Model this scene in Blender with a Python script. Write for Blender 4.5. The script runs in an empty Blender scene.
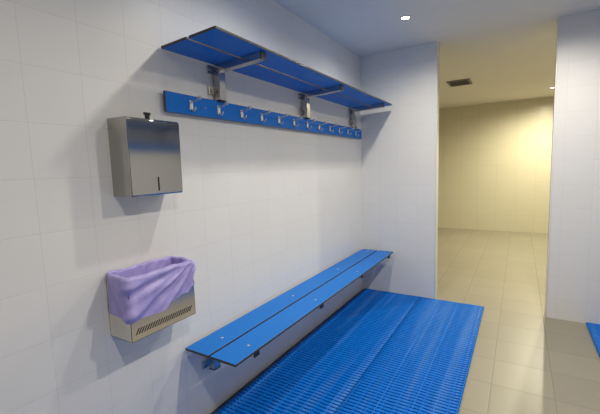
import bpy, bmesh, math, random
from mathutils import Vector, Matrix
random.seed(7)
C = bpy.context.scene.collection
sc = bpy.context.scene

# ---------------------------------------------------------------- dimensions
L = 3.752        # bench wall length (to the far wall)
H = 2.547        # ceiling
RW = 3.00        # room width
OPX = 1.718      # other side of the opening
STUB = 0.782     # far wall stub beside the opening
YN = -1.3        # near wall
YF = 8.20        # far end of the room beyond
T = 0.10

# ---------------------------------------------------------------- materials
def new_mat(name):
    m = bpy.data.materials.new(name); m.use_nodes = True
    nt = m.node_tree
    return m, nt, nt.nodes['Principled BSDF']

def simple(name, col, rough=0.5, metal=0.0, noise=0.0, nscale=30, bump=0.0, spec=None, stretch=None):
    m, nt, b = new_mat(name)
    b.inputs['Base Color'].default_value = (*col, 1)
    b.inputs['Roughness'].default_value = rough
    b.inputs['Metallic'].default_value = metal
    if spec is not None: b.inputs['Specular IOR Level'].default_value = spec
    if noise or bump:
        tc = nt.nodes.new('ShaderNodeTexCoord'); mp = nt.nodes.new('ShaderNodeMapping')
        nt.links.new(tc.outputs['Object'], mp.inputs['Vector'])
        if stretch: mp.inputs['Scale'].default_value = stretch
        n = nt.nodes.new('ShaderNodeTexNoise'); n.inputs['Scale'].default_value = nscale
        n.inputs['Detail'].default_value = 4
        nt.links.new(mp.outputs['Vector'], n.inputs['Vector'])
        if noise:
            mx = nt.nodes.new('ShaderNodeMix'); mx.data_type = 'RGBA'
            mx.inputs[6].default_value = (*[c*(1-noise) for c in col], 1)
            mx.inputs[7].default_value = (*[min(1, c*(1+noise)) for c in col], 1)
            nt.links.new(n.outputs['Fac'], mx.inputs[0])
            nt.links.new(mx.outputs[2], b.inputs['Base Color'])
        if bump:
            bp = nt.nodes.new('ShaderNodeBump'); bp.inputs['Strength'].default_value = bump
            bp.inputs['Distance'].default_value = 0.002
            nt.links.new(n.outputs['Fac'], bp.inputs['Height'])
            nt.links.new(bp.outputs['Normal'], b.inputs['Normal'])
    return m

def tiles(name, axes, size, off, col, grout, gw=0.0014, rough=0.42, vary=0.012, bump=0.16):
    """square tiles on the plane of the two given world axes"""
    m, nt, b = new_mat(name)
    N = nt.nodes; K = nt.links
    geo = N.new('ShaderNodeNewGeometry'); sp = N.new('ShaderNodeSeparateXYZ')
    K.new(geo.outputs['Position'], sp.inputs[0])
    def mth(op, a, bv=None, cv=None):
        n = N.new('ShaderNodeMath'); n.operation = op
        for i, v in enumerate((a, bv, cv)):
            if v is None: continue
            if isinstance(v, (int, float)): n.inputs[i].default_value = v
            else: K.new(v, n.inputs[i])
        return n.outputs[0]
    ds, ids = [], []
    for ax, s, o in zip(axes, size, off):
        q = mth('DIVIDE', mth('SUBTRACT', sp.outputs['XYZ'.index(ax)], o), s)
        ids.append(mth('FLOOR', q))
        fr = mth('SUBTRACT', q, ids[-1])
        ds.append(mth('MULTIPLY', mth('MINIMUM', fr, mth('SUBTRACT', 1.0, fr)), s))
    d = mth('MINIMUM', ds[0], ds[1])
    mr = N.new('ShaderNodeMapRange'); mr.interpolation_type = 'SMOOTHSTEP'
    mr.inputs['From Min'].default_value = gw*0.3; mr.inputs['From Max'].default_value = gw
    K.new(d, mr.inputs['Value'])
    cb = N.new('ShaderNodeCombineXYZ'); K.new(ids[0], cb.inputs[0]); K.new(ids[1], cb.inputs[1])
    wn = N.new('ShaderNodeTexWhiteNoise'); wn.noise_dimensions = '3D'; K.new(cb.outputs[0], wn.inputs['Vector'])
    tint = N.new('ShaderNodeMix'); tint.data_type = 'RGBA'
    tint.inputs[6].default_value = (*[c*(1-vary) for c in col], 1)
    tint.inputs[7].default_value = (*[min(1, c*(1+vary)) for c in col], 1)
    K.new(wn.outputs['Value'], tint.inputs[0])
    mx = N.new('ShaderNodeMix'); mx.data_type = 'RGBA'
    mx.inputs[6].default_value = (*grout, 1)
    K.new(mr.outputs[0], mx.inputs[0]); K.new(tint.outputs[2], mx.inputs[7])
    K.new(mx.outputs[2], b.inputs['Base Color'])
    # pillowed tile edge + slight waviness
    pe = N.new('ShaderNodeMapRange'); pe.interpolation_type = 'SMOOTHSTEP'
    pe.inputs['From Max'].default_value = 0.006; K.new(d, pe.inputs['Value'])
    no = N.new('ShaderNodeTexNoise'); no.inputs['Scale'].default_value = 6
    K.new(geo.outputs['Position'], no.inputs['Vector'])
    hh = mth('MULTIPLY_ADD', no.outputs['Fac'], 0.5, pe.outputs[0])
    bp = N.new('ShaderNodeBump'); bp.inputs['Strength'].default_value = bump
    bp.inputs['Distance'].default_value = 0.0015
    K.new(hh, bp.inputs['Height']); K.new(bp.outputs['Normal'], b.inputs['Normal'])
    ro = N.new('ShaderNodeMapRange'); ro.inputs['To Min'].default_value = 0.7; ro.inputs['To Max'].default_value = rough
    K.new(mr.outputs[0], ro.inputs['Value']); K.new(ro.outputs[0], b.inputs['Roughness'])
    return m

def emit(name, col, s):
    m, nt, b = new_mat(name)
    b.inputs['Base Color'].default_value = (*col, 1)
    b.inputs['Emission Color'].default_value = (*col, 1)
    b.inputs['Emission Strength'].default_value = s
    return m

WHITE = (0.78, 0.77, 0.745); GROUT = (0.675, 0.665, 0.645)
M_WL = tiles('white_wall_tile_side', 'YZ', (0.2, 0.2), (0.0085, 0.183), WHITE, GROUT)
M_WF = tiles('white_wall_tile_far', 'XZ', (0.2, 0.2), (0.0, 0.183), WHITE, GROUT)
M_CEIL = simple('ceiling_paint', (0.78, 0.75, 0.70), 0.8, noise=0.02, nscale=4, bump=0.05)
M_FLOOR = tiles('beige_floor_tile', 'XY', (0.33, 0.33), (0.05, 0.12), (0.31, 0.285, 0.22), (0.255, 0.235, 0.185), gw=0.004, rough=0.35, vary=0.05)
M_BEIGE = tiles('beige_wall_tile_far', 'XZ', (0.33, 0.33), (0.1, 0.0), (0.64, 0.60, 0.47), (0.55, 0.51, 0.39), gw=0.004, rough=0.3)
M_BEIGES = tiles('beige_wall_tile_side', 'YZ', (0.33, 0.33), (0.1, 0.0), (0.64, 0.60, 0.47), (0.55, 0.51, 0.39), gw=0.004, rough=0.3)
M_CEILB = simple('cream_ceiling_paint', (0.66, 0.60, 0.42), 0.8, noise=0.02, nscale=4)
M_TRIM = simple('white_corner_trim', (0.82, 0.81, 0.78), 0.12, noise=0.03, nscale=25, bump=0.5)
M_BLUE = simple('blue_laminate', (0.004, 0.172, 0.62), 0.40, noise=0.05, nscale=60, bump=0.03, spec=0.18)
M_CORE = simple('dark_laminate_core', (0.040, 0.035, 0.031), 0.4, noise=0.25, nscale=90)
M_STEELK = simple('satin_steel_hook', (0.66, 0.65, 0.62), 0.42, 1.0)
M_STEELB = simple('brushed_steel_bin', (0.84, 0.78, 0.67), 0.15, 1.0, noise=0.012, nscale=30, stretch=(1, 14, 0.3))
M_STEEL = simple('brushed_steel', (0.56, 0.55, 0.525), 0.19, 1.0, noise=0.08, nscale=40, stretch=(1, 1, 12))
M_STEELH = simple('brushed_steel_sheet', (0.44, 0.43, 0.40), 0.10, 1.0, noise=0.06, nscale=30, stretch=(1, 0.3, 14))
M_BLACK = simple('black_plastic', (0.018, 0.018, 0.02), 0.45, noise=0.1, nscale=60)
M_MAT = simple('blue_pvc_matting', (0.001, 0.155, 0.62), 0.42, noise=0.12, nscale=14, spec=0.18)
M_BAG = None
def add_wear_gloss(m):
    # paler streaks for scuffs and reflected gloss, painted along the length of the mats
    nt = m.node_tree; N = nt.nodes; K = nt.links; b = N['Principled BSDF']
    geo = N.new('ShaderNodeNewGeometry'); mp = N.new('ShaderNodeMapping'); mp.inputs['Scale'].default_value = (11, 0.45, 1)
    n = N.new('ShaderNodeTexNoise'); n.inputs['Scale'].default_value = 1.0; n.inputs['Detail'].default_value = 3
    K.new(geo.outputs['Position'], mp.inputs[0]); K.new(mp.outputs[0], n.inputs['Vector'])
    r = N.new('ShaderNodeMapRange'); r.inputs['From Min'].default_value = 0.52; r.inputs['From Max'].default_value = 0.74
    r.inputs['To Max'].default_value = 0.50
    K.new(n.outputs['Fac'], r.inputs['Value'])
    mx = N.new('ShaderNodeMix'); mx.data_type = 'RGBA'
    src = b.inputs['Base Color'].links[0].from_socket
    K.new(r.outputs[0], mx.inputs[0]); K.new(src, mx.inputs[6]); mx.inputs[7].default_value = (0.12, 0.30, 0.70, 1)
    K.new(mx.outputs[2], b.inputs['Base Color'])
add_wear_gloss(M_MAT)
M_LAMP = emit('downlight_lens', (1.0, 0.97, 0.90), 40)
M_RING = simple('white_metal_ring', (0.75, 0.72, 0.62), 0.35, noise=0.03)
M_GRILLE = simple('grey_grille_metal', (0.20, 0.19, 0.19), 0.45, 0.3, noise=0.08)
M_SLOT = simple('dark_slot', (0.01, 0.01, 0.011), 0.6, noise=0.1)

def bag_material():
    m, nt, b = new_mat('purple_bin_liner')
    N = nt.nodes; K = nt.links
    tc = N.new('ShaderNodeTexCoord'); n = N.new('ShaderNodeTexNoise')
    mp = N.new('ShaderNodeMapping'); mp.inputs['Scale'].default_value = (1, 1, 0.5); mp.inputs['Rotation'].default_value = (0.9, 0, 0)
    K.new(tc.outputs['Object'], mp.inputs[0]); K.new(mp.outputs[0], n.inputs['Vector'])
    n.inputs['Scale'].default_value = 28; n.inputs['Detail'].default_value = 5
    mx = N.new('ShaderNodeMix'); mx.data_type = 'RGBA'
    mx.inputs[6].default_value = (0.25, 0.21, 0.55, 1); mx.inputs[7].default_value = (0.52, 0.46, 0.82, 1)
    K.new(n.outputs['Fac'], mx.inputs[0]); K.new(mx.outputs[2], b.inputs['Base Color'])
    b.inputs['Roughness'].default_value = 0.38
    b.inputs['Transmission Weight'].default_value = 0.0
    bp = N.new('ShaderNodeBump'); bp.inputs['Strength'].default_value = 0.5; bp.inputs['Distance'].default_value = 0.004
    K.new(n.outputs['Fac'], bp.inputs['Height']); K.new(bp.outputs['Normal'], b.inputs['Normal'])
    return m
M_BAG = bag_material()

# ---------------------------------------------------------------- mesh helpers
def box(bm, a, b, bev=0.0, mi=0, rot=None):
    x0, y0, z0 = a; x1, y1, z1 = b
    t = bmesh.new()
    bmesh.ops.create_cube(t, size=1)
    for v in t.verts:
        v.co = Vector(((x0+x1)/2 + v.co.x*(x1-x0), (y0+y1)/2 + v.co.y*(y1-y0), (z0+z1)/2 + v.co.z*(z1-z0)))
    if bev: bmesh.ops.bevel(t, geom=list(t.edges), offset=bev, segments=2, profile=0.5, affect='EDGES')
    for f in t.faces: f.material_index = mi
    merge(bm, t, rot)

def merge(bm, t, mtx=None):
    t.normal_update()
    vm = {}
    for v in t.verts: vm[v] = bm.verts.new(mtx @ v.co if mtx else v.co)
    for f in t.faces:
        try:
            g = bm.faces.new([vm[v] for v in f.verts]); g.material_index = f.material_index; g.smooth = f.smooth
        except ValueError: pass
    t.free()

def cyl(bm, p, q, r, n=16, r2=None, mi=0, caps=True, smooth=True):
    p = Vector(p); q = Vector(q); d = (q-p).normalized()
    u = d.orthogonal().normalized(); w = d.cross(u)
    if r2 is None: r2 = r
    A = [bm.verts.new(p + (u*math.cos(a)+w*math.sin(a))*r) for a in [2*math.pi*i/n for i in range(n)]]
    B = [bm.verts.new(q + (u*math.cos(a)+w*math.sin(a))*r2) for a in [2*math.pi*i/n for i in range(n)]]
    for i in range(n):
        f = bm.faces.new((A[i], A[(i+1) % n], B[(i+1) % n], B[i])); f.smooth = smooth; f.material_index = mi
    if caps:
        bm.faces.new(A[::-1]).material_index = mi; bm.faces.new(B).material_index = mi

def tube(bm, pts, r, n=10):
    pts = [Vector(p) for p in pts]; rings = []
    ref = Vector((0, 1, 0))
    for i, p in enumerate(pts):
        d = (pts[min(i+1, len(pts)-1)] - pts[max(i-1, 0)]).normalized()
        w = d.cross(ref).normalized(); u = ref
        rings.append([bm.verts.new(p + (u*math.cos(a)+w*math.sin(a))*r) for a in [2*math.pi*k/n for k in range(n)]])
    for A, B in zip(rings, rings[1:]):
        for k in range(n):
            f = bm.faces.new((A[k], A[(k+1) % n], B[(k+1) % n], B[k])); f.smooth = True
    bm.faces.new(rings[0][::-1]); bm.faces.new(rings[-1])

def obj(name, bm, mats, parent=None):
    bmesh.ops.recalc_face_normals(bm, faces=list(bm.faces))
    me = bpy.data.meshes.new(name); bm.to_mesh(me); bm.free()
    for m in (mats if isinstance(mats, (list, tuple)) else [mats]): me.materials.append(m)
    o = bpy.data.objects.new(name, me); C.objects.link(o)
    if parent:
        o.parent = parent
        o.matrix_parent_inverse = parent_world(parent).inverted()
    return o

def parent_world(o):
    m = Matrix.Translation(o.location)
    if o.parent: m = parent_world(o.parent) @ o.matrix_parent_inverse @ m
    return m

def thing(name, label, cat, loc, group=None):
    o = bpy.data.objects.new(name, None); C.objects.link(o); o.location = loc
    o.empty_display_size = 0.05
    o['label'] = label; o['category'] = cat
    if group: o['group'] = group
    return o
def tag(o, label, cat, group=None):
    o['label'] = label; o['category'] = cat
    if group: o['group'] = group
    return o
def struct(name, m, *boxes, bev=0.0):
    bm = bmesh.new()
    for a, b in boxes: box(bm, a, b, bev)
    o = obj(name, bm, m); o['kind'] = 'structure'
    return o

def copy_tree(o, delta, parent=None):
    """copy of a part with its sub-parts, moved by delta"""
    c = o.copy(); C.objects.link(c)
    if parent is not None: c.parent = parent
    if delta is not None: c.location = Vector(o.location) + Vector(delta)
    for ch in list(o.children):
        d = ch.copy(); C.objects.link(d); d.parent = c
    return c

# ---------------------------------------------------------------- the room
struct('floor', M_FLOOR, ((-1.6, YN-T, -0.06), (RW+1.2, YF+T, 0)))
struct('ceiling', M_CEIL, ((0, YN-T, H), (RW+T, L+T, H+0.06)))
struct('wall_left', M_WL, ((-T, YN-T, 0), (0, L+T, H+0.06)))
struct('wall_right', M_WL, ((RW, YN, 0), (RW+T, L+T, H)))
struct('wall_near', M_WF, ((0, YN-T, 0), (RW+T, YN, H)))
struct('wall_far', M_WF, ((0, L, 0), (STUB-0.004, L+T, H)))
struct('wall_far_right', M_WF, ((OPX+0.004, L, 0), (RW, L+T, H)))
# room beyond the opening
struct('ceiling_beyond', M_CEIL, ((-1.6, L+T, H), (RW+1.2, YF+T, H+0.06)))
struct('wall_beyond', M_BEIGE, ((-1.6, YF, 0), (RW+1.2, YF+T, H)))
struct('wall_beyond_left', M_BEIGES, ((-1.6-T, L, 0), (-1.6, YF+T, H+0.06)))
struct('wall_beyond_right', M_BEIGES, ((RW+1.2, L, 0), (RW+1.2+T, YF+T, H+0.06)))
struct('wall_beyond_near_left', M_BEIGE, ((-1.6, L, 0), (-T, L+T, H)))
struct('wall_beyond_near_right', M_BEIGE, ((RW+T, L, 0), (RW+1.2, L+T, H)))
struct('gap_strip', simple('grey_edge_strip', (0.085, 0.082, 0.078), 0.6, noise=0.15, nscale=40), ((0, YN, 0), (0.033, L, 0.003)))  # dark grey strip laid in the gap between bench wall and mat
def corner_trim(name, x, s):
    bm = bmesh.new()
    box(bm, (min(x, x-s*0.010), L-0.004, 0), (max(x, x-s*0.010), L+T+0.004, H), 0.003)
    for f in bm.faces: f.smooth = True
    o = obj(name, bm, M_TRIM); o['kind'] = 'structure'
corner_trim('trim_1', STUB+0.002, 1)
corner_trim('trim_2', OPX-0.002, -1)

# ---------------------------------------------------------------- brackets
AW = 0.021      # half width of the square tube
def bracket(y, ztop, tilt, arm_x, drop, parent, plate_zs):
    """square-tube bracket: post on two wall plates, arm under the boards"""
    bm = bmesh.new()
    box(bm, (0.012, y-AW-0.003, ztop-drop), (0.054, y+AW+0.003, ztop-0.036), 0.002)
    bt = bmesh.new()
    rot = Matrix.Translation((0.03, 0, ztop)) @ Matrix.Rotation(-tilt, 4, 'Y') @ Matrix.Translation((-0.03, 0, -ztop))
    box(bt, (0.012, y-AW, ztop-0.040), (arm_x-0.004, y+AW, ztop), 0.002)
    merge(bm, bt, rot)
    br = obj('bracket', bm, M_STEEL, parent)
    bm = bmesh.new(); box(bm, (arm_x-0.004, y-AW-0.001, ztop-0.041), (arm_x+0.003, y+AW+0.001, ztop-0.0005), 0.002, rot=rot)
    obj('end_cap', bm, M_BLACK, br)
    bm = bmesh.new(); box(bm, (0.011, y-AW-0.004, ztop-drop-0.006), (0.055, y+AW+0.004, ztop-drop), 0.002)
    obj('foot_cap', bm, M_BLACK, br)
    for z0, z1 in plate_zs:
        bm = bmesh.new(); box(bm, (0.0005, y-0.066, z0), (0.012, y+0.066, z1), 0.0015)
        pl = obj('wall_plate', bm, M_STEEL, br)
    for z0, z1 in plate_zs:
        for dy in (-0.048, 0.048):
            bm = bmesh.new(); cyl(bm, (0.012, y+dy, (z0+z1)/2), (0.018, y+dy, (z0+z1)/2), 0.008, 6, smooth=False)
            obj('bolt', bm, M_STEEL, br)
    return br

def board_bm(x0, x1, y0, y1, z0, z1, rot=None):
    bm = bmesh.new(); t = bmesh.new()
    bmesh.ops.create_cube(t, size=1)
    for v in t.verts:
        v.co = Vector(((x0+x1)/2 + v.co.x*(x1-x0), (y0+y1)/2 + v.co.y*(y1-y0), (z0+z1)/2 + v.co.z*(z1-z0)))
    bmesh.ops.bevel(t, geom=list(t.edges), offset=0.0012, segments=1, affect='EDGES')
    t.normal_update()
    for f in t.faces: f.material_index = 0 if abs(f.normal.z) > 0.9 else 1
    merge(bm, t, rot)
    return bm

# ---------------------------------------------------------------- shelf
Y0, Y1 = 1.190, 3.682
SZ = 1.979
tilt = math.atan(0.014/0.336)
shelf = thing('wall_shelf', 'long blue two-board shelf on steel brackets high on the tiled wall above the coat hooks', 'shelf', (0, (Y0+Y1)/2, SZ))
rot = Matrix.Translation((0.03, 0, SZ)) @ Matrix.Rotation(-tilt, 4, 'Y') @ Matrix.Translation((-0.03, 0, -SZ))
obj('shelf_board', board_bm(0.010, 0.186, Y0, Y1, SZ, SZ+0.012, rot), [M_BLUE, M_CORE], shelf)
obj('shelf_board', board_bm(0.200, 0.366, Y0, Y1, SZ, SZ+0.012, rot), [M_BLUE, M_CORE], shelf)
for y in (1.555, 2.515, 3.475):
    bracket(y, SZ, tilt, 0.342, 0.195, shelf, ((1.812, 1.858), (1.926, 1.970)))

# ---------------------------------------------------------------- bench
BY0, BY1 = 1.200, 3.695
BZ = 0.480
bench = thing('wall_bench', 'long blue two-board bench fixed to the wall on short steel brackets', 'bench', (0, (BY0+BY1)/2, BZ))
BYS = (1.388, 2.115, 2.870, 3.620)
for x0, x1 in ((0.021, 0.187), (0.199, 0.366)):
    bd = obj('seat_board', board_bm(x0, x1, BY0, BY1, BZ-0.013, BZ), [M_BLUE, M_CORE], bench)
    for y in BYS:
        xs = 0.115 if x0 < 0.1 else 0.300
        bm = bmesh.new(); cyl(bm, (xs, y-0.012, BZ-0.001), (xs, y-0.012, BZ+0.0025), 0.0085, 14, 0.006)
        obj('bolt_head', bm, M_STEELK, bd)
for y in BYS:
    bracket(y, BZ-0.013, 0.0, 0.343, 0.184, bench, ((0.294, 0.338), (0.405, 0.449)))

# ---------------------------------------------------------------- hook rail
RY0, RY1, RZ0, RZ1 = 1.178, 3.684, 1.6820, 1.7805
rail = thing('coat_hook_rail', 'blue rail with twelve steel coat hooks on the wall under the shelf', 'coat hook rail', (0, (RY0+RY1)/2, RZ0))
bm = bmesh.new(); t = bmesh.new()
bmesh.ops.create_cube(t, size=1)
for v in t.verts: v.co = Vector((0.025+v.co.x*0.014, (RY0+RY1)/2+v.co.y*(RY1-RY0), (RZ0+RZ1)/2+v.co.z*(RZ1-RZ0)))
bmesh.ops.bevel(t, geom=list(t.edges), offset=0.0012, segments=1, affect='EDGES')
t.normal_update()
for f in t.faces: f.material_index = 0 if abs(f.normal.x) > 0.9 else 1
merge(bm, t)
obj('rail_board', bm, [M_BLUE, M_CORE], rail)
for y in (1.43, 2.42, 3.41):
    bm = bmesh.new(); cyl(bm, (0.0005, y, 1.728), (0.018, y, 1.728), 0.012)
    obj('spacer', bm, M_BLACK, rail)
    bm = bmesh.new(); cyl(bm, (0.032, y, 1.728), (0.0345, y, 1.728), 0.006, 12, 0.004)
    obj('screw', bm, M_STEEL, rail)
HY = 1.335; HS = 0.1987
def make_hook(y):
    bm = bmesh.new()
    box(bm, (0.032, y-0.011, 1.706), (0.0355, y+0.011, 1.755), 0.0015)
    hk = obj('hook', bm, M_STEELK, rail)
    bm = bmesh.new()
    tube(bm, [(0.034, y, 1.745), (0.042, y, 1.747), (0.060, y, 1.749), (0.080, y, 1.754), (0.092, y, 1.760)], 0.0042)
    obj('upper_prong', bm, M_STEELK, hk)
    bm = bmesh.new()
    cyl(bm, (0.088, y, 1.7585), (0.1015, y, 1.7630), 0.0095, 16)
    obj('knob', bm, M_STEELK, hk)
    bm = bmesh.new()
    tube(bm, [(0.034, y, 1.710), (0.044, y, 1.703), (0.054, y, 1.702), (0.062, y, 1.708), (0.066, y, 1.719)], 0.0042)
    obj('lower_prong', bm, M_STEELK, hk)
    return hk
hk0 = make_hook(HY)
for i in range(1, 12): copy_tree(hk0, (0, HS*i, 0))

# the opposite wall carries the same bench, shelf and hooks (they show as bands in the steel dispenser)
def deep_copy(o, parent=None):
    c = o.copy(); C.objects.link(c)
    if parent is not None:
        c.parent = parent; c.matrix_parent_inverse = o.matrix_parent_inverse.copy()
    for ch in list(o.children): deep_copy(ch, c)
    return c
for root, lab in ((shelf, 'blue two-board shelf on the opposite wall, facing the wall with the dispenser'),
                  (bench, 'blue two-board bench along the opposite wall, across the room from the bin'),
                  (rail, 'blue rail of steel coat hooks on the opposite wall')):
    c = deep_copy(root); c.location.x = RW; c.rotation_euler.z = math.pi; c['label'] = lab
# ---------------------------------------------------------------- paper towel dispenser
DY0, DY1 = 0.899, 1.163
disp = thing('wall_towel_dispenser', 'brushed steel paper towel dispenser on the wall above the purple-lined bin', 'dispenser', (0, (DY0+DY1)/2, 1.296))
prof = [(0.0, 1.296), (0.124, 1.296), (0.130, 1.302), (0.130, 1.612)]
for k in range(1, 9):
    a = math.pi/2*k/8
    prof.append((0.130-0.014*(1-math.cos(a)), 1.612+0.011*math.sin(a)))
prof.append((0.0, 1.626))
bm = bmesh.new()
A = [bm.verts.new((x, DY0, z)) for x, z in prof]; B = [bm.verts.new((x, DY1, z)) for x, z in prof]
n = len(prof)
for i in range(n):
    f = bm.faces.new((A[i], A[(i+1) % n], B[(i+1) % n], B[i])); f.smooth = 3 <= i <= 10
bm.faces.new(A[::-1]); bm.faces.new(B)
side = [e for e in bm.edges if abs(e.verts[0].co.y-e.verts[1].co.y) < 1e-6 and max(v.co.x for v in e.verts) > 0.02]
bmesh.ops.bevel(bm, geom=side, offset=0.003, segments=2, affect='EDGES')
obj('housing', bm, M_STEELH, disp)
bm = bmesh.new(); box(bm, (0.1295, 1.0275, 1.314), (0.1306, 1.0355, 1.374), 0.0004)
obj('level_slot', bm, M_SLOT, disp)
bm = bmesh.new(); cyl(bm, (0.085, 1.031, 1.618), (0.085, 1.031, 1.648), 0.010, 16); box(bm, (0.082, 1.014, 1.644), (0.088, 1.048, 1.656), 0.002)
obj('lock_key', bm, M_BLACK, disp)

# ---------------------------------------------------------------- waste bin and liner
NY0, NY1, NX0, NX1, NZ0, NZ1 = 0.832, 1.172, 0.0, 0.150, 0.702, 0.950
waste = thing('waste_bin', 'wall-mounted steel waste bin with a row of slanted slots, under the towel dispenser', 'waste bin', (0, (NY0+NY1)/2, NZ0))
bm = bmesh.new(); w = 0.002
box(bm, (NX0, NY0, NZ0), (NX1, NY1, NZ0+w))
box(bm, (NX1-w, NY0, NZ0), (NX1, NY1, NZ1)); box(bm, (NX0, NY0, NZ0), (NX0+w, NY1, NZ1))
box(bm, (NX0, NY0, NZ0), (NX1, NY0+w, NZ1)); box(bm, (NX0, NY1-w, NZ0), (NX1, NY1, NZ1))
obj('bin_body', bm, M_STEELB, waste)
bm = bmesh.new()
y = NY0+0.018
while y < NY1-0.028:
    ps = [(y, 0.727), (y+0.0060, 0.727), (y+0.0210, 0.752), (y+0.0150, 0.752)]
    F = [bm.verts.new((NX1+0.0006, a, b)) for a, b in ps]; G = [bm.verts.new((NX1-0.0005, a, b)) for a, b in ps]
    bm.faces.new(F); bm.faces.new(G[::-1])
    for i in range(4): bm.faces.new((F[i], F[(i+1) % 4], G[(i+1) % 4], G[i]))
    y += 0.0128
obj('vent_slots', bm, M_SLOT, waste)

def liner():
    """bag folded over the rim of the bin: loop around the rim x profile from inside, over, down the outside"""
    bm = bmesh.new()
    x0, x1, y0, y1, r = NX0+0.004, NX1, NY0, NY1, 0.012
    loop = []
    def seg(a, b, n):
        for i in range(n): loop.append(Vector(a).lerp(Vector(b), i/n))
    def arc(cx, cy, a0, n=6):
        for i in range(n):
            a = a0 + math.pi/2*i/n; loop.append(Vector((cx+r*math.cos(a), cy+r*math.sin(a))))
    seg((x1, y0+r), (x1, y1-r), 72); arc(x1-r, y1-r, 0)
    seg((x1-r, y1), (x0+r, y1), 30); arc(x0+r, y1-r, math.pi/2)
    seg((x0, y1-r), (x0, y0+r), 60); arc(x0+r, y0+r, math.pi)
    seg((x0+r, y0), (x1-r, y0), 30); arc(x1-r, y0+r, 1.5*math.pi)
    n = len(loop); cen = Vector(((x0+x1)/2, (y0+y1)/2))
    rows = 46; grid = []
    for i, p in enumerate(loop):
        tg = (loop[(i+1) % n]-loop[i-1]).normalized(); out = Vector((tg.y, -tg.x))
        fy = min(1, max(0, (p.y-y0)/(y1-y0)))
        front = p.x > x1-0.02; back = p.x < x0+0.02
        # rim height: higher along the wall side, dipping to the front
        fx = (p.x-x0)/(x1-x0)
        rim = 0.971 - 0.006*fx + 0.002*math.sin(p.y*31+1) + 0.0015*math.sin(p.y*67)
        if p.y > y1-0.02: rim -= 0.004*fx + 0.003*math.sin(p.x*55)
        # hem height
        if front: hem = 0.784 + 0.070*fy**2.4 + 0.004*math.sin(fy*11)
        elif p.y > y1-0.02: hem = 0.858 + 0.03*(1-fx)
        elif back: hem = 0.930
        else: hem = 0.79 + 0.02*(1-fx)
        col = []
        for k in range(rows+1):
            s = k/rows
            if s < 0.35:      # inside, rising
                q = s/0.35; z = rim-0.16*(1-q); o = -0.012 - 0.02*(1-q)
                o += 0.005*math.sin(i*0.55+z*60)*(1-q*0.6)
            elif s < 0.5:     # over the rim
                q = (s-0.35)/0.15; a = math.pi*q; z = rim + 0.009*math.sin(a); o = -0.012 + 0.012*(1-math.cos(a))
                if back: o = min(o, 0.0)
            else:             # outside, falling
                q = (s-0.5)/0.5; z = rim + (hem-rim)*q
                if back: o = 0.0 - 0.0015*q
                else:
                    o = 0.012 - 0.006*q
                    # gathers running diagonally down from the right corner
                    d = math.hypot((p.y-(y1+0.02)), 1.0*(z-0.98)); ang = math.atan2(0.99-z, (y1+0.03)-p.y)
                    amp = 0.0085*min(1, d/0.10)*min(1, q*5)
                    if front: o += amp*(math.sin(ang*19+0.6*math.sin(d*30)) + 0.45*math.sin(ang*41+1.3)) + 0.004
                    else: o += 0.003*math.sin(p.x*70+z*30)*min(1, q*4)
                    o = max(o, 0.003)
            x = p.x+out.x*o; yy = p.y+out.y*o
            col.append(bm.verts.new((max(x, 0.0035), yy, z)))
        grid.append(col)
    for i in range(n):
        for k in range(rows):
            f = bm.faces.new((grid[i][k], grid[(i+1) % n][k], grid[(i+1) % n][k+1], grid[i][k+1])); f.smooth = True
    # bottom of the sack inside
    c = bm.verts.new((cen.x, cen.y, 0.78))
    for i in range(n): bm.faces.new((grid[(i+1) % n][0], grid[i][0], c)).smooth = True
    o = obj('bin_liner', bm, M_BAG)
    return o
tag(liner(), 'purple plastic bin liner folded over the rim of the steel waste bin', 'bin liner')

# ---------------------------------------------------------------- slatted mats
def mat(x0, x1, y0, y1, strips, label):
    bm = bmesh.new()
    P = 0.0295; n = int((y1-y0)/P); seg = 14
    for i in range(n+1):
        yc = y0+0.012+i*P
        if yc+0.010 > y1: break
        sec = [(-0.0108, 0.009), (-0.0108, 0.0165), (-0.0065, 0.0195), (0.0065, 0.0195), (0.0108, 0.0165), (0.0108, 0.009)]
        rings = []
        for k in range(seg+1):
            x = x0+(x1-x0)*k/seg
            wv = 0.0022*math.sin(x*23+i*0.05)+0.0012*math.sin(x*51+i*0.4)
            rings.append([bm.verts.new((x, yc+a+wv, z)) for a, z in sec])
        for A, B in zip(rings, rings[1:]):
            for k in range(6):
                f = bm.faces.new((A[k], A[(k+1) % 6], B[(k+1) % 6], B[k])); f.smooth = k in (1, 2, 3)
        bm.faces.new(rings[0]); bm.faces.new(rings[-1][::-1])
    x = x0+0.014
    while x < x1:
        box(bm, (x-0.010, y0, 0), (x+0.010, y1, 0.0125)); box(bm, (x-0.0025, y0, 0.012), (x+0.0025, y1, 0.0165))
        x += 0.0665
    for x in strips: box(bm, (x-0.003, y0, 0.010), (x+0.003, y1, 0.0199), 0.002)
    o = obj('floor_mat', bm, M_MAT)
    return tag(o, label, 'floor mat', 'blue slatted floor mats')
mat(0.034, 0.6318, -0.30, L-0.012, (0.080,), 'blue slatted wet-room floor mat under the bench, next to the tiled wall')
mat(0.6322, 1.232, -0.30, L-0.012, (0.820, 1.000, 1.225), 'blue slatted wet-room floor mat on the open side, away from the bench')

mat(2.000, 2.966, -0.30, L-0.012, (2.380, 2.920), 'blue slatted wet-room floor mat along the opposite wall, beyond the strip of bare tiles')

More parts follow.
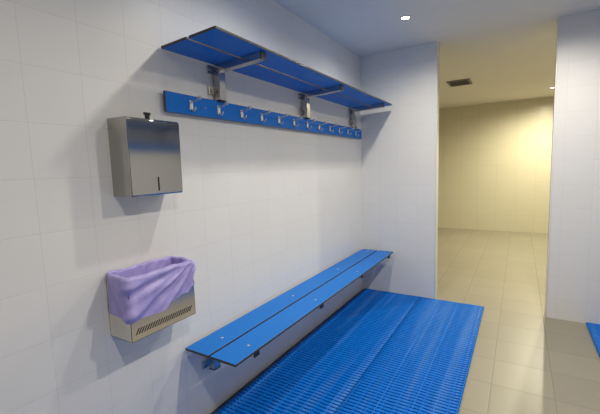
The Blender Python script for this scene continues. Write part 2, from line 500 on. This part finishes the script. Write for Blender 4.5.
# ---------------------------------------------------------------- ceiling fittings
EN = 33
def downlight(x, y, label, energy=EN, col=(1.0, 0.935, 0.82), cone=168):
    t = thing('ceiling_downlight', label, 'ceiling light', (x, y, H), 'recessed ceiling downlights')
    bm = bmesh.new(); n = 40
    rs = [(0.027, -0.0015), (0.030, -0.007), (0.040, -0.006), (0.044, 0.0)]
    rings = [[bm.verts.new((x+r*math.cos(2*math.pi*i/n), y+r*math.sin(2*math.pi*i/n), H+z)) for i in range(n)] for r, z in rs]
    for A, B in zip(rings, rings[1:]):
        for i in range(n): bm.faces.new((A[i], A[(i+1) % n], B[(i+1) % n], B[i])).smooth = True
    obj('trim_ring', bm, M_RING, t)
    bm = bmesh.new()
    cyl(bm, (x, y, H-0.0035), (x, y, H-0.0005), 0.028, 32)
    obj('lens', bm, M_LAMP, t)
    li = bpy.data.lights.new('lamp', 'SPOT'); li.energy = energy; li.color = col
    li.spot_size = math.radians(cone); li.spot_blend = 1.0; li.shadow_soft_size = 0.03
    lo = bpy.data.objects.new('lamp', li); C.objects.link(lo); lo.location = (x, y, H-0.045)
    lo.parent = t; lo.matrix_parent_inverse = parent_world(t).inverted()
X1 = 0.68
downlight(X1, 3.0, 'small round lit ceiling downlight above the far end of the bench')
downlight(X1, 1.66, 'small round lit ceiling downlight above the near end of the bench')
downlight(X1, 0.25, 'small round lit ceiling downlight over the bin end of the bench wall', EN*0.15)
X3 = 1.78
downlight(X3, 3.0, 'small round lit ceiling downlight over the bare floor strip, nearest the far wall', EN*1.9)
downlight(X3, 1.62, 'small round lit ceiling downlight over the bare floor strip, middle of its row', EN*1.9)
downlight(X3, 0.25, 'small lit ceiling downlight over the bare floor strip, at the near end of its row', EN*1.6)
WARM = (1.0, 0.92, 0.66)
downlight(1.9, 5.2, 'small round lit ceiling downlight in the beige room beyond, nearer the opening', 175, WARM, 174)
downlight(1.9, 7.2, 'small round lit ceiling downlight in the beige room beyond, near its far wall', 235, WARM, 174)

vent = thing('ceiling_vent', 'square grey louvred vent in the cream ceiling of the room beyond', 'vent', (0.71, 5.79, H))
vx0, vx1, vy0, vy1 = 0.56, 0.86, 5.60, 5.98
bm = bmesh.new()
for a, b in (((vx0, vy0), (vx1, vy0+0.03)), ((vx0, vy1-0.03), (vx1, vy1)), ((vx0, vy0+0.03), (vx0+0.03, vy1-0.03)), ((vx1-0.03, vy0+0.03), (vx1, vy1-0.03))):
    box(bm, (a[0], a[1], H-0.014), (b[0], b[1], H-0.0005), 0.002)
obj('vent_frame', bm, M_GRILLE, vent)
bm = bmesh.new()
yy = vy0+0.045
while yy < vy1-0.035:
    R_ = Matrix.Translation((0, yy, H-0.009)) @ Matrix.Rotation(math.radians(35), 4, 'X') @ Matrix.Translation((0, -yy, -(H-0.009)))
    box(bm, (vx0+0.03, yy-0.009, H-0.010), (vx1-0.03, yy+0.009, H-0.008), rot=R_); yy += 0.028
obj('louvres', bm, M_GRILLE, vent)

# ---------------------------------------------------------------- world, camera, view
w = bpy.data.worlds.new('world'); sc.world = w; w.use_nodes = True
w.node_tree.nodes['Background'].inputs[0].default_value = (0.05, 0.05, 0.05, 1)
w.node_tree.nodes['Background'].inputs[1].default_value = 0.2

yaw, pitch, roll, fpx = 0.5489, -0.1076, -0.0324, 359.76
fw = Vector((-math.sin(yaw)*math.cos(pitch), math.cos(yaw)*math.cos(pitch), math.sin(pitch)))
rt = fw.cross(Vector((0, 0, 1))).normalized(); up = rt.cross(fw)
r2 = rt*math.cos(roll)+up*math.sin(roll); u2 = -rt*math.sin(roll)+up*math.cos(roll)
cam = bpy.data.cameras.new('camera'); co = bpy.data.objects.new('camera', cam); C.objects.link(co)
m = Matrix((r2, u2, -fw)).transposed().to_4x4(); m.translation = (1.4843, 0, 1.3922)
co.matrix_world = m
cam.sensor_fit = 'HORIZONTAL'; cam.sensor_width = 36; cam.lens = fpx*36/600; cam.clip_start = 0.02
sc.camera = co
sc.view_settings.view_transform = 'Standard'; sc.view_settings.look = 'None'
sc.view_settings.gamma = 1; sc.view_settings.use_curve_mapping = False
sc.view_settings.exposure = 0.07
sc.cycles.use_denoising = True
